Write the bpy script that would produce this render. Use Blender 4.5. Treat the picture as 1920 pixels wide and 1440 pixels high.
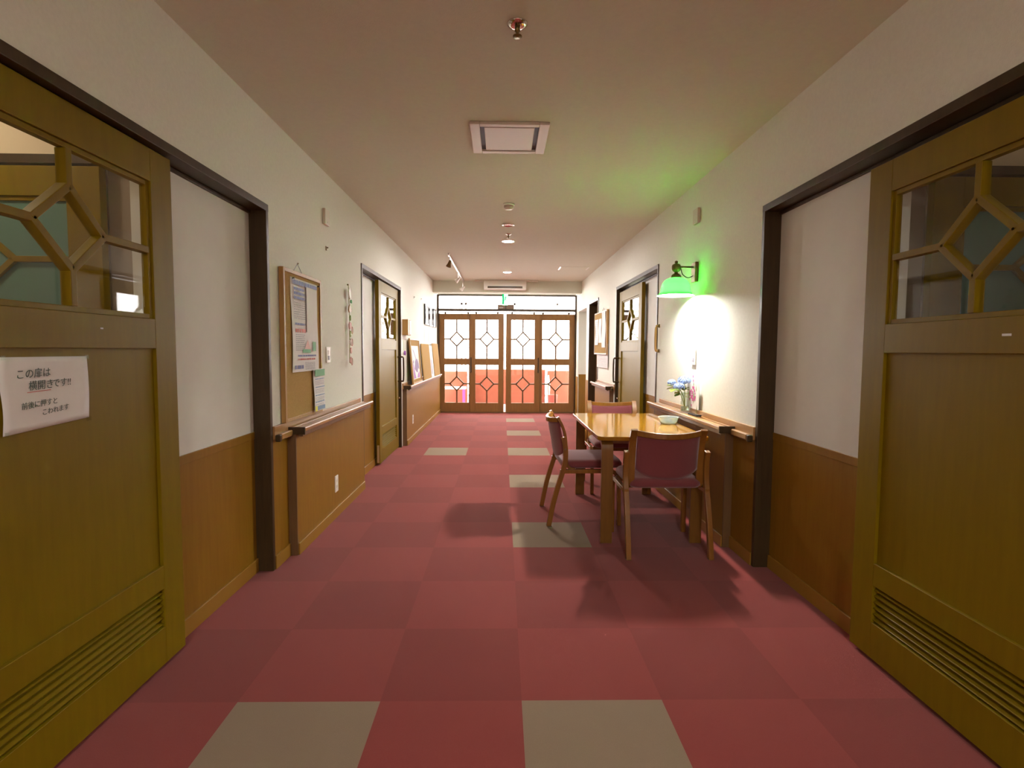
import bpy, bmesh, math, random
from mathutils import Vector, Matrix
random.seed(7)
D = bpy.data; SC = bpy.context.scene; COL = SC.collection
for o in list(D.objects): D.objects.remove(o)
PI = math.pi

# ------------------------------------------------------------------ camera, world, exposure
EYE = 1.241
def make_camera():
    cam = D.cameras.new('camera'); cam.sensor_width = 36.0; cam.lens = 36.0*1016.3/1920; cam.clip_start = .05
    p, y, r = .0619, .01834, .00604
    cp, sp, cy, sy, cr, sr = math.cos(p), math.sin(p), math.cos(y), math.sin(y), math.cos(r), math.sin(r)
    f = Vector((sy*cp, cy*cp, -sp)); rt = Vector((cy, -sy, 0)); up = rt.cross(f)
    r2 = rt*cr+up*sr; u2 = -rt*sr+up*cr
    m = Matrix((( r2.x, u2.x, -f.x, 0), (r2.y, u2.y, -f.y, 0), (r2.z, u2.z, -f.z, EYE), (0, 0, 0, 1)))
    o = D.objects.new('camera', cam); COL.objects.link(o); o.matrix_world = m
    SC.camera = o
make_camera()
W = D.worlds.new('daylight'); SC.world = W; W.use_nodes = True
bg = W.node_tree.nodes['Background']; bg.inputs[0].default_value = (1.0, .95, .93, 1); bg.inputs[1].default_value = 5.1
SC.view_settings.view_transform = 'Standard'; SC.view_settings.look = 'None'
SC.view_settings.gamma = 1; SC.view_settings.use_curve_mapping = False
SC.view_settings.exposure = 1.68
DOWNLIGHT = 440.0      # radiance of the lit ceiling lenses
NEAR_LIGHT = 138.0      # added fill lenses, unseen behind the viewpoint
BULB = 930.0           # bulb of the green wall lamp
SIDE_L, SIDE_R = 22.0, 1.8  # strengths of the fill lamps added in the near vestibules

# ------------------------------------------------------------------ materials
def mat(name, col, rough=.6, spec=.5, metal=0, var=0, vscale=8, stretch=(1, 1, 1), col2=None, bump=0, bscale=200,
        emit=None, es=0, coat=0, sheen=0, weave=False):
    m = D.materials.new(name); m.use_nodes = True; nt = m.node_tree; b = nt.nodes['Principled BSDF']
    b.inputs['Base Color'].default_value = (*col, 1); b.inputs['Roughness'].default_value = rough
    b.inputs['Metallic'].default_value = metal; b.inputs['Specular IOR Level'].default_value = spec
    b.inputs['Coat Weight'].default_value = coat; b.inputs['Coat Roughness'].default_value = .08
    b.inputs['Sheen Weight'].default_value = sheen
    if emit: b.inputs['Emission Color'].default_value = (*emit, 1); b.inputs['Emission Strength'].default_value = es
    tc = nt.nodes.new('ShaderNodeTexCoord'); mp = nt.nodes.new('ShaderNodeMapping')
    mp.inputs['Scale'].default_value = stretch; nt.links.new(tc.outputs['Object'], mp.inputs[0])
    if var or col2:
        n = nt.nodes.new('ShaderNodeTexNoise'); n.inputs['Scale'].default_value = vscale; n.inputs['Detail'].default_value = 6
        n.inputs['Roughness'].default_value = .65
        nt.links.new(mp.outputs[0], n.inputs['Vector'])
        r = nt.nodes.new('ShaderNodeValToRGB'); c2 = col2 or tuple(c*(1-var) for c in col)
        r.color_ramp.elements[0].position = .35; r.color_ramp.elements[1].position = .65
        r.color_ramp.elements[0].color = (*c2, 1); r.color_ramp.elements[1].color = (*col, 1)
        nt.links.new(n.outputs[0], r.inputs[0]); nt.links.new(r.outputs[0], b.inputs['Base Color'])
    if bump:
        n = nt.nodes.new('ShaderNodeTexNoise'); n.inputs['Scale'].default_value = bscale; n.inputs['Detail'].default_value = 3
        nt.links.new(tc.outputs['Object'], n.inputs['Vector'])
        bp = nt.nodes.new('ShaderNodeBump'); bp.inputs['Strength'].default_value = bump; bp.inputs['Distance'].default_value = .002
        nt.links.new(n.outputs[0], bp.inputs['Height']); nt.links.new(bp.outputs[0], b.inputs['Normal'])
    return m
def thin_glass(name, tint=(1, 1, 1), base=.035):
    m = D.materials.new(name); m.use_nodes = True; nt = m.node_tree; nt.nodes.clear()
    out = nt.nodes.new('ShaderNodeOutputMaterial'); mx = nt.nodes.new('ShaderNodeMixShader')
    lw = nt.nodes.new('ShaderNodeLayerWeight'); lw.inputs['Blend'].default_value = .5
    pw = nt.nodes.new('ShaderNodeMath'); pw.operation = 'POWER'; pw.inputs[1].default_value = 5
    ma = nt.nodes.new('ShaderNodeMath'); ma.operation = 'MULTIPLY_ADD'; ma.inputs[1].default_value = .8; ma.inputs[2].default_value = base
    t = nt.nodes.new('ShaderNodeBsdfTransparent'); t.inputs[0].default_value = (*tint, 1)
    g = nt.nodes.new('ShaderNodeBsdfGlossy'); g.inputs['Roughness'].default_value = .02
    nt.links.new(lw.outputs['Facing'], pw.inputs[0]); nt.links.new(pw.outputs[0], ma.inputs[0]); nt.links.new(ma.outputs[0], mx.inputs[0])
    nt.links.new(t.outputs[0], mx.inputs[1]); nt.links.new(g.outputs[0], mx.inputs[2])
    nt.links.new(mx.outputs[0], out.inputs[0]); return m
def shade_glass(name, tcol, dcol, tfac, gloss=.12):
    m = D.materials.new(name); m.use_nodes = True; nt = m.node_tree; nt.nodes.clear()
    out = nt.nodes.new('ShaderNodeOutputMaterial'); mx = nt.nodes.new('ShaderNodeMixShader'); mx.inputs[0].default_value = tfac
    d = nt.nodes.new('ShaderNodeBsdfDiffuse'); d.inputs[0].default_value = (*dcol, 1)
    t = nt.nodes.new('ShaderNodeBsdfTranslucent'); t.inputs[0].default_value = (*tcol, 1)
    g = nt.nodes.new('ShaderNodeBsdfGlossy'); g.inputs['Roughness'].default_value = .15
    m2 = nt.nodes.new('ShaderNodeMixShader'); m2.inputs[0].default_value = gloss*.5
    nt.links.new(d.outputs[0], mx.inputs[1]); nt.links.new(t.outputs[0], mx.inputs[2])
    nt.links.new(mx.outputs[0], m2.inputs[1]); nt.links.new(g.outputs[0], m2.inputs[2]); nt.links.new(m2.outputs[0], out.inputs[0])
    return m
def glow(name, col, s):
    m = D.materials.new(name); m.use_nodes = True; nt = m.node_tree; nt.nodes.clear()
    out = nt.nodes.new('ShaderNodeOutputMaterial'); e = nt.nodes.new('ShaderNodeEmission')
    e.inputs[0].default_value = (*col, 1); e.inputs[1].default_value = s
    nt.links.new(e.outputs[0], out.inputs[0]); return m

M = dict(
    wallpaper=mat('wallpaper', (.79, .80, .71), .75, .3, var=.05, vscale=60, bump=.5, bscale=260),
    ceiling=mat('ceiling_paper', (.69, .69, .575), .85, .2, var=.04, vscale=40, bump=.4, bscale=220),
    panel=mat('pocket_panel', (.75, .75, .69), .6, .35, var=.04, vscale=5, bump=.15, bscale=200),
    door=mat('painted_door', (.20, .130, .0015), .45, .15, var=.10, vscale=14, stretch=(2.5, 2.5, .25)),
    door_far=mat('entrance_door_wood', (.26, .125, .03), .45, .45, var=.15, vscale=14, stretch=(2.5, 2.5, .25)),
    wains=mat('wainscot_wood', (.27, .135, .010), .42, .25, col2=(.24, .115, .007), vscale=12, stretch=(3, 3, .3)),
    base=mat('baseboard_wood', (.31, .16, .02), .4, .4),
    dark=mat('dark_frame_wood', (.062, .037, .015), .38, .3, var=.3, vscale=12, stretch=(3, 3, .3)),
    shelf=mat('rail_wood', (.40, .21, .07), .28, .5, var=.15, vscale=14, stretch=(3, .3, 3)),
    edge=mat('edge_wood', (.17, .09, .035), .4, .45, var=.2, vscale=12, stretch=(3, 3, .3)),
    red=mat('carpet_red', (.272, .040, .032), .95, .1, var=.10, vscale=380, bump=.7, bscale=500, sheen=.15),
    red_dark=mat('carpet_dark_red', (.232, .033, .026), .95, .1, var=.10, vscale=380, bump=.7, bscale=500, sheen=.15),
    beige=mat('carpet_beige', (.285, .205, .135), .95, .1, var=.10, vscale=380, bump=.7, bscale=500, sheen=.1),
    cork=mat('cork', (.45, .29, .10), .9, .15, col2=(.37, .225, .075), vscale=160, bump=.4),
    pine=mat('light_wood', (.43, .24, .07), .45, .4, var=.15, vscale=12, stretch=(3, 3, .3)),
    chair=mat('bentwood', (.29, .12, .020), .25, .45, col2=(.24, .095, .015), vscale=14, stretch=(4, 4, .4), coat=.4),
    table=mat('tabletop_wood', (.32, .15, .010), .10, .30, col2=(.27, .125, .008), vscale=9, stretch=(5, .4, 4), coat=.05),
    tleg=mat('table_leg_wood', (.22, .10, .018), .3, .4, col2=(.18, .078, .014), vscale=12, stretch=(4, 4, .4), coat=.3),
    wine=mat('wine_fabric', (.23, .055, .062), .85, .2, var=.12, vscale=300, bump=.4, bscale=450, sheen=.5),
    paper=mat('paper', (.80, .78, .76), .7, .3, var=.03, vscale=9),
    white=mat('white_plastic', (.80, .77, .70), .4, .5),
    ivory=mat('ivory_metal', (.66, .58, .50), .4, .5),
    slot=mat('dark_slot', (.02, .018, .015), .5, .3),
    chrome=mat('chrome', (.8, .78, .75), .12, .5, metal=1),
    alu=mat('aluminium', (.75, .73, .7), .3, .5, metal=1),
    brass=mat('aged_brass', (.17, .115, .04), .32, .5, metal=.85),
    blackm=mat('black_gloss', (.015, .015, .017), .15, .5),
    ink=mat('ink_green', (.02, .05, .035), .6), inkb=mat('ink_blue', (.10, .13, .35), .6), inkr=mat('ink_red', (.55, .10, .07), .6),
    inkg=mat('ink_grey', (.30, .29, .33), .6), inkG=mat('print_green', (.12, .38, .16), .6), yellow=mat('print_yellow', (.75, .72, .08), .6),
    sky=mat('print_blue', (.22, .34, .50), .6), rose=mat('print_rose', (.75, .45, .40), .6),
    magenta=mat('paint_magenta', (.62, .07, .32), .6), purple=mat('paint_purple', (.13, .045, .20), .6),
    violet=mat('paint_violet', (.32, .10, .42), .6),
    petal=mat('petal_blue', (.16, .28, .58), .6, col2=(.48, .58, .82), vscale=60),
    leaf=mat('leaf_green', (.10, .19, .015), .5, col2=(.24, .30, .02), vscale=20),
    stem=mat('stem_green', (.30, .36, .08), .5),
    teal=mat('frosted_teal', (.11, .21, .18), .35, .4),
    terra=mat('terracotta_tile', (.30, .085, .045), .5, .4, var=.12, vscale=5),
    porch=mat('porch_tile', (.45, .30, .30), .4, .4, var=.1, vscale=5),
    vest=mat('vestibule_plaster', (.74, .62, .46), .8, .2, bump=.3, bscale=60),
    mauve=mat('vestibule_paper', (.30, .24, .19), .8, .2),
    glass=thin_glass('window_glass'), gclear=thin_glass('clear_glass', (.93, .97, .94), .06),
    bowlg=None,
    lens=glow('lamp_lens', (1, .93, .90), DOWNLIGHT), lensn=glow('warm_lens', (1, .97, .93), NEAR_LIGHT),
    bulb=glow('lamp_bulb', (1, .97, .93), BULB),
    exitw=glow('exit_sign_light', (.6, 1, .75), .6), exitg=glow('exit_sign_green', (.005, .5, .13), .45),
    sg=shade_glass('green_glass', (.03, .70, .035), (.03, .45, .05), .55), sw=shade_glass('white_opal_glass', (.8, .9, .8), (.9, .9, .87), .22, 0),
)
def bowl_mat():
    m = mat('pressed_glass', (.86, .95, .88), .12, .5); b = m.node_tree.nodes['Principled BSDF']
    b.inputs['Transmission Weight'].default_value = .7; b.inputs['IOR'].default_value = 1.3
    return m
M['bowlg'] = bowl_mat()

# ------------------------------------------------------------------ mesh helpers
class MB:
    def __init__(s): s.bm = bmesh.new(); s.mi = 0
    def face(s, vs):
        try: f = s.bm.faces.new(vs); f.material_index = s.mi; return f
        except ValueError: return None
    def box(s, x0, x1, y0, y1, z0, z1):
        v = [s.bm.verts.new((x, y, z)) for x in (x0, x1) for y in (y0, y1) for z in (z0, z1)]
        for q in ((0, 1, 3, 2), (4, 6, 7, 5), (0, 4, 5, 1), (2, 3, 7, 6), (0, 2, 6, 4), (1, 5, 7, 3)): s.face([v[i] for i in q])
        return s
    def prism(s, pts, d):          # closed outline of 3D points pushed along d
        d = Vector(d); a = [s.bm.verts.new(p) for p in pts]; b = [s.bm.verts.new(Vector(p)+d) for p in pts]
        n = len(a); s.face(a[::-1]); s.face(b)
        for i in range(n): s.face([a[i], a[(i+1) % n], b[(i+1) % n], b[i]])
        return s
    def bar(s, p, q, w, t, n=(0, -1, 0)):   # rectangular bar p->q, width w in plane, thickness t along n
        p, q, n = Vector(p), Vector(q), Vector(n).normalized(); d = (q-p).normalized(); u = d.cross(n).normalized()
        return s.prism([p+u*w/2-n*t/2, p-u*w/2-n*t/2, q-u*w/2-n*t/2, q+u*w/2-n*t/2], n*t)
    def lathe(s, prof, c=(0, 0, 0), n=32, axis='z', closed=False):
        rings = []
        for r, h in prof:
            ring = []
            for i in range(n):
                a = 2*PI*i/n; x, y = r*math.cos(a), r*math.sin(a)
                p = (x, y, h) if axis == 'z' else ((x, h, y) if axis == 'y' else (h, x, y))
                ring.append(s.bm.verts.new(Vector(p)+Vector(c)))
            rings.append(ring)
        for a, b in zip(rings, rings[1:]):
            for i in range(n): s.face([a[i], a[(i+1) % n], b[(i+1) % n], b[i]])
        if prof[0][0] > 1e-5: s.face(rings[0][::-1])
        if prof[-1][0] > 1e-5: s.face(rings[-1])
        return s
    def shell(s, prof, c=(0, 0, 0), n=48):
        rings = [[s.bm.verts.new((c[0]+r*math.cos(2*PI*i/n), c[1]+r*math.sin(2*PI*i/n), c[2]+h)) for i in range(n)] for r, h in prof]
        for a, b in zip(rings, rings[1:]):
            for i in range(n): s.face([a[i], a[(i+1) % n], b[(i+1) % n], b[i]])
        return s
    def tube(s, pts, r, n=10):
        pts = [Vector(p) for p in pts]; rings = []; up = Vector((.123, .456, .88)).normalized()
        for i, p in enumerate(pts):
            d = (pts[min(i+1, len(pts)-1)]-pts[max(i-1, 0)]).normalized(); u = d.cross(up).normalized(); v = d.cross(u)
            rr = r[i] if isinstance(r, (list, tuple)) else r
            rings.append([s.bm.verts.new(p+(u*math.cos(2*PI*k/n)+v*math.sin(2*PI*k/n))*rr) for k in range(n)])
        for a, b in zip(rings, rings[1:]):
            for i in range(n): s.face([a[i], a[(i+1) % n], b[(i+1) % n], b[i]])
        s.face(rings[0][::-1]); s.face(rings[-1]); return s
    def ribbon(s, path, t, c0, c1, plane='yz'):   # bent board: path in a plane, thickness t, pushed c0..c1 sideways
        P = [Vector((a, b)) for a, b in path]; L = []; R = []
        for i, p in enumerate(P):
            d = (P[min(i+1, len(P)-1)]-P[max(i-1, 0)]).normalized(); nn = Vector((-d.y, d.x))
            tt = t[i] if isinstance(t, (list, tuple)) else t
            L.append(p+nn*tt/2); R.append(p-nn*tt/2)
        def P3(q, c): return (c, q.x, q.y) if plane == 'yz' else ((q.x, q.y, c) if plane == 'xy' else (q.x, c, q.y))
        A = [[s.bm.verts.new(P3(q, c)) for q in X] for X in (L, R) for c in (c0, c1)]   # L0 L1 R0 R1
        n = len(P)
        for i in range(n-1):
            s.face([A[0][i], A[0][i+1], A[1][i+1], A[1][i]]); s.face([A[2][i], A[3][i], A[3][i+1], A[2][i+1]])
            s.face([A[0][i], A[2][i], A[2][i+1], A[0][i+1]]); s.face([A[1][i], A[1][i+1], A[3][i+1], A[3][i]])
        for i in (0, n-1): s.face([A[0][i], A[1][i], A[3][i], A[2][i]])
        return s
    def ball(s, c, r, sub=2, sc=(1, 1, 1)):
        g = bmesh.ops.create_icosphere(s.bm, subdivisions=sub, radius=r)
        for v in g['verts']: v.co = Vector((v.co.x*sc[0], v.co.y*sc[1], v.co.z*sc[2]))+Vector(c)
        for v in g['verts']:
            for f in v.link_faces: f.material_index = s.mi
        return s
def smooth(path, k=5):
    P = [Vector(p) for p in path]; out = []
    for i in range(len(P)-1):
        a, b, c, d = P[max(i-1, 0)], P[i], P[i+1], P[min(i+2, len(P)-1)]
        for j in range(k):
            t = j/k; out.append(.5*((2*b)+(c-a)*t+(2*a-5*b+4*c-d)*t*t+(3*b-a-3*c+d)*t**3))
    out.append(P[-1]); return [tuple(p) for p in out]
def obj(name, mb, mats, parent=None, bevel=0, sm=False, seg=2, label=None, loc=None, rotz=0):
    bmesh.ops.recalc_face_normals(mb.bm, faces=mb.bm.faces)
    me = D.meshes.new(name); mb.bm.to_mesh(me); mb.bm.free()
    for m in (mats if isinstance(mats, list) else [mats]): me.materials.append(M[m])
    if sm:
        for p in me.polygons: p.use_smooth = True
    o = D.objects.new(name, me); COL.objects.link(o)
    if bevel:
        b = o.modifiers.new('bevel', 'BEVEL'); b.width = bevel; b.segments = seg; b.limit_method = 'ANGLE'; b.angle_limit = .6
        if not sm:
            for p in me.polygons: p.use_smooth = True
        b.harden_normals = True
    if parent: o.parent = parent
    if loc: o.location = loc
    if rotz: o.rotation_euler = (0, 0, rotz)
    if label: o['label'] = label
    return o
def thing(name, label, cat, loc=(0, 0, 0), rotz=0, group=None, kind=None):
    o = D.objects.new(name, None); COL.objects.link(o); o.empty_display_size = .1
    o.location = loc; o.rotation_euler = (0, 0, rotz); o['label'] = label; o['category'] = cat
    if group: o['group'] = group
    if kind: o['kind'] = kind
    return o
def tag(o, label, cat, group=None, kind=None):
    o['label'] = label; o['category'] = cat
    if group: o['group'] = group
    if kind: o['kind'] = kind
    return o
def struct(name, mb, mats, label, cat, **k): return tag(obj(name, mb, mats, **k), label, cat, None, 'structure')
LW, RW = -1.28, 1.46            # wall faces
CZ = 2.51                       # ceiling height
YD = 10.75                      # plane of the entrance doors
LR, RR = PI/2, -PI/2            # turn wall-mounted things: local x runs to the viewer's right, local -y is out of the wall

# ------------------------------------------------------------------ floor of carpet tiles
X0, Y0, S = .075, 1.851, .5
fl = MB()
BE = {(0, -1), (-2, -1), (0, 3), (0, 6), (0, 9), (-2, 9), (0, 12), (0, 15)}
for i in range(-4, 4):
    for j in range(-15, 18):
        xa, xb = X0+i*S, X0+(i+1)*S; ya, yb = Y0+j*S, Y0+(j+1)*S
        xa = max(xa, -1.45); xb = min(xb, 1.62); yb = min(yb, YD); 
        if xa >= xb or ya >= yb: continue
        fl.mi = 2 if (i, j) in BE else (1 if (i+j) % 2 else 0)
        v = [fl.bm.verts.new(p) for p in ((xa, ya, 0), (xb, ya, 0), (xb, yb, 0), (xa, yb, 0))]; fl.face(v)
struct('floor', fl, ['red', 'red_dark', 'beige'], 'red and beige carpet tile floor of the corridor', 'floor')

struct('ceiling', MB().box(-1.45, 3.3, -5.7, YD+.1, CZ, CZ+.1), 'ceiling', 'plain papered ceiling above the whole corridor', 'ceiling')
# ------------------------------------------------------------------ long walls with door openings
def wall(name, xf, out, segs, opens, label):
    mb = MB()
    xa, xb = (xf-.16, xf) if out > 0 else (xf, xf+.16)
    for a, b in segs: mb.box(xa, xb, a, b, 0, CZ)
    for a, b, z in opens: mb.box(xa, xb, a, b, z, CZ)
    return struct(name, mb, 'wallpaper', label, 'wall')
NL, NR = (1.10, 3.015), (1.10, 3.06)     # near door frames (left, right)
ML, MR = (4.97, 6.88), (5.09, 6.96)      # middle door frames
wall('wall_left', LW, 1, [(-5.6, NL[0]), (NL[1], ML[0]), (ML[1], YD)], [(NL[0], NL[1], 2.02), (ML[0], ML[1], 2.02)],
     'cream papered wall along the left of the corridor')
FD = (8.24, 9.13); SO = (9.42, 10.40)    # far doorway and side passage on the right
wall('wall_right', RW, -1, [(-5.6, NR[0]), (NR[1], MR[0]), (MR[1], FD[0]), (FD[1], SO[0]), (SO[1], YD)],
     [(NR[0], NR[1], 2.055), (MR[0], MR[1], 2.055), (FD[0], FD[1], 2.05), (SO[0], SO[1], 1.99)],
     'cream papered wall along the right of the corridor')
struct('wall_rear', MB().box(-1.5, 1.7, -5.7, -5.6, 0, CZ), 'wallpaper', 'plain wall closing the corridor behind the viewpoint', 'wall')
# end wall above the doors
struct('wall_end', MB().box(LW, RW, YD+.02, YD+.12, 2.325, CZ), 'wallpaper', 'strip of cream wall above the entrance transom', 'wall')
struct('trim_1', MB().box(LW, RW, 10.05, 10.30, 2.30, CZ), 'ceiling', 'papered ceiling beam across the corridor before the entrance doors', 'beam')

# wainscot, caps, baseboards
def run(side, y0, y1, z0, z1, d0, d1):
    return (LW+d0, LW+d1, y0, y1, z0, z1) if side < 0 else (RW-d1, RW-d0, y0, y1, z0, z1)
tn = [1]
def trim(mb, mats, label, cat='trim', **k):
    tn[0] += 1; return struct('trim_%d' % tn[0], mb, mats, label, cat, **k)
for side, segs, nm in ((-1, [(-5.6, NL[0]), (NL[1], 3.22), (4.80, ML[0])], 'left'),
                       (1, [(-5.6, NR[0]), (NR[1], 3.35), (4.95, MR[0]), (FD[1], SO[0]), (SO[1], YD)], 'right')):
    mb = MB(); bb = MB()
    for a, b in segs:
        mb.box(*run(side, a, b, 0, .74, -.001, .006)); bb.box(*run(side, a, b, 0, .075, .0061, .014))
    trim(mb, 'wains', 'brown wood wainscot panels against the %s wall between doors' % nm, 'wainscot')
    struct('baseboard_'+nm, bb, 'base', 'low wooden baseboard along the %s wall' % nm, 'baseboard')
# boxed-out wainscots carrying the hand rail shelves
def furring(side, y0, y1, label, near_end=True):
    d = .055
    r = thing('trim_%d' % (tn[0]+1), label, 'wainscot', kind='structure'); tn[0] += 1
    obj('panel', MB().box(*run(side, y0+.012, y1, 0, .742, 0, d)), 'wains', r)
    obj('end_board', MB().box(*run(side, y0, y0+.012, 0, .742, 0, d)), 'edge', r, label='dark end board')
    obj('skirting', MB().box(*run(side, y0+.01, y1, 0, .07, d, d+.009)), 'base', r, bevel=.002)
    return r
furring(-1, 3.22, 4.80, 'boxed-out brown wainscot under the long left shelf near the big pinboard')
furring(-1, 6.97, YD-.05, 'boxed-out brown wainscot at the far left below the leaning boards')
furring(1, 3.35, 4.93, 'boxed-out brown wainscot on the right behind the table and chairs')
furring(1, 7.05, 8.16, 'short boxed-out brown wainscot under the pinboard on the far right')

def rail_shelf(side, y0, y1, ynear, label):
    g = lambda a, b, z0, z1, d0, d1: run(side, a, b, z0, z1, d0, d1)
    r = thing('handrail_shelf', label, 'shelf', (0, 0, 0))
    obj('back_board', MB().box(*g(ynear, y1, .735, .81, 0.0005, .016)), 'shelf', r, bevel=.003)
    obj('shelf_board', MB().box(*g(y0, y1+.02, .744, .768, .016, .085)), 'shelf', r, bevel=.002)
    obj('batten', MB().box(*g(y0, y1+.02, .7681, .776, .030, .038)), 'shelf', r, bevel=.002)
    obj('nosing', MB().box(*g(y0, y1+.07, .750, .778, .0851, .112)), 'shelf', r, bevel=.009, seg=4)
    obj('apron_strip', MB().box(*g(y0, y1+.02, .722, .7499, .070, .098)), 'edge', r, bevel=.004)
    obj('end_cap', MB().box(*g(y0-.012, y0-.0005, .735, .780, .014, .114)), 'dark', r, bevel=.003, label='dark end cap')
    if ynear < y0-.05:
        obj('short_rail', MB().box(*g(ynear+.03, y0-.013, .728, .765, .016, .045)), 'shelf', r, bevel=.008, seg=3)
        obj('stop_block', MB().box(*g(ynear+.002, ynear+.0299, .722, .762, .016, .045)), 'dark', r, bevel=.006)
    return r
rail_shelf(-1, 3.22, 4.86, NL[1]+.004, 'long wooden shelf rail on the left wall under the cork board with posters')
rail_shelf(-1, 6.97, 10.5, 6.95, 'wooden shelf rail on the far left wall carrying leaning boards')
rail_shelf(1, 3.32, 4.94, NR[1]+.004, 'wooden shelf rail on the right wall carrying the flower vase')
rail_shelf(1, 7.03, 8.2, 6.97, 'short wooden shelf rail on the far right wall under the pinboard')

# ------------------------------------------------------------------ dark door frames, pocket panels
def door_frame(side, y0, y1, ztop, label, far_reveal=True):
    """y0 = near end, y1 = far end on the corridor; the leaf slides along behind the face"""
    w = .03; mb = MB()
    for a, b in ((y0, y0+w), (y1-w, y1)): mb.box(*run(side, a, b, 0, ztop, -.155, .008))
    mb.box(*run(side, y0, y1, ztop-.038, ztop, -.155, .009))
    mb.box(*run(side, y0+w, y1-w, ztop-.055, ztop-.038, -.155, -.075))
    return trim(mb, 'dark', label, 'door frame', bevel=.003)
door_frame(-1, *NL, 2.02, 'dark wood frame of the near left sliding door')
door_frame(1, *NR, 2.055, 'dark wood frame of the near right sliding door')
door_frame(-1, *ML, 2.02, 'dark wood frame of the middle left sliding door')
door_frame(1, *MR, 2.055, 'dark wood frame of the middle right sliding door')
def pocket(side, a, b, ztop, label):
    tn[0] += 1
    r = thing('trim_%d' % tn[0], label, 'wall panel', kind='structure')
    obj('panel', MB().box(*run(side, a, b, .785, ztop, -.12, -.085)), 'panel', r)
    obj('wainscot', MB().box(*run(side, a, b, 0, .745, -.12, -.083)), 'wains', r)
    obj('cap', MB().box(*run(side, a, b, .7451, .785, -.12, -.079)), 'wains', r, bevel=.002)
    obj('skirting', MB().box(*run(side, a, b, 0, .075, -.0829, -.073)), 'base', r, bevel=.002)
pocket(-1, 2.10, NL[1]-.031, 1.98, 'white recessed panel with wood wainscot beside near left door')
pocket(1, 2.11, NR[1]-.031, 2.015, 'white recessed panel with wood wainscot beside near right door')
pocket(-1, ML[0]+.031, 5.95, 1.98, 'narrow white recessed panel beside the middle left door')
pocket(1, MR[0]+.031, 5.95, 2.015, 'narrow white recessed panel beside the middle right door')

# ------------------------------------------------------------------ doors
def lattice(mb, x0, x1, z0, z1, hw, hh, w, y0, t):
    cx, cz = (x0+x1)/2, (z0+z1)/2; y = y0
    N = (0, -1, 0); P = [(cx, y, cz+hh), (cx+hw, y, cz), (cx, y, cz-hh), (cx-hw, y, cz)]
    for i in range(4): mb.bar(P[i], P[(i+1) % 4], w, t)
    mb.bar((cx, y, cz+hh), (cx, y, z1), w, t*.98); mb.bar((cx, y, z0), (cx, y, cz-hh), w, t*.98)
    mb.bar((cx+hw, y, cz), (x1, y, cz), w, t*.98); mb.bar((x0, y, cz), (cx-hw, y, cz), w, t*.98)
def room_leaf(name, label, loc, rotz, Wd, m='door', st=.125, glass='glass', handle=None, louvre=True, guide=False):
    T = .038
    r = thing(name, label, 'door', loc, rotz, kind='structure')
    f = MB()
    f.box(0, st, -T, 0, .02, 1.975); f.box(Wd-st, Wd, -T, 0, .02, 1.975)
    for a, b in ((.02, .165), (.315, .405), (1.24, 1.35), (1.855, 1.975)): f.box(st, Wd-st, -T, 0, a, b)
    obj('door_frame', f, m, r, bevel=.002)
    obj('lower_panel', MB().box(st, Wd-st, -T+.013, -.004, .4051, 1.2399), m, r)
    b = MB(); e = .018
    for a0, a1, c0, c1 in ((st, st+e, 1.3501, 1.8549), (Wd-st-e, Wd-st, 1.3501, 1.8549), (st+e, Wd-st-e, 1.3501, 1.35+e), (st+e, Wd-st-e, 1.855-e, 1.8549)):
        b.box(a0, a1, -T+.008, -.006, c0, c1)
    obj('glazing_bead', b, m, r, bevel=.002)
    g = MB(); lattice(g, st+e, Wd-st-e, 1.35+e, 1.855-e, .137, .125, .024, -T/2, .034)
    wl = obj('window_lattice', g, m, r, bevel=.002)
    obj('glass_pane', MB().box(st+.004, Wd-st-.004, -T/2-.002, -T/2+.002, 1.354, 1.851), glass, wl)
    if louvre:
        obj('vent_backing', MB().box(st, Wd-st, -.006, -.002, .166, .314), 'slot', r); l = MB()  # dark sheet paints in the shade of the gaps between slats
        for k in range(6):
            z = .170+k*.0245; l.prism([(st, -.030, z+.001), (st, -.032, z+.005), (st, -.012, z+.015), (st, -.010, z+.011)], (Wd-2*st, 0, 0))
        obj('vent_louvre', l, m, r)
    if handle is not None:
        h = obj('pull_handle', MB().tube(smooth([(handle, -T, .85), (handle, -T-.05, .85), (handle, -T-.07, .875), (handle, -T-.07, 1.125), (handle, -T-.05, 1.15), (handle, -T, 1.15)], 4), .010), 'dark', r, sm=True)
        obj('lock_knob', MB().lathe([(.012, 0), (.012, -.02), (.008, -.024)], (handle, -T, .64), 12, 'y'), 'chrome', r, sm=True)
    if guide: obj('edge_guard', MB().box(-.002, 0, -T*.8, -T*.2, .03, .22) , 'alu', r)
    return r
dl = room_leaf('door_1', 'near left olive brown sliding door with handwritten notice and diamond window', (LW-.058, 1.185, 0), LR, 1.005)
dr = room_leaf('door_2', 'near right olive brown sliding door with diamond window, no notice', (RW+.058, 2.205, 0), RR, 1.005)
room_leaf('door_3', 'middle left sliding door with diamond window and bar handle', (LW-.058, 5.76, 0), LR, 1.05, handle=1.02, guide=True)
room_leaf('door_4', 'middle right sliding door with diamond window, near green wall lamp', (RW+.058, 6.87, 0), RR, 1.09, handle=.03)
# scuffs on the near doors
obj('paint_chip', MB().box(.62, .65, -.0386, -.0379, 1.292, 1.299), 'paper', dr, label='white scuff')
obj('paint_chip', MB().box(.60, .612, -.0386, -.0379, 1.302, 1.307), 'paper', dl, label='white scuff')

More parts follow.
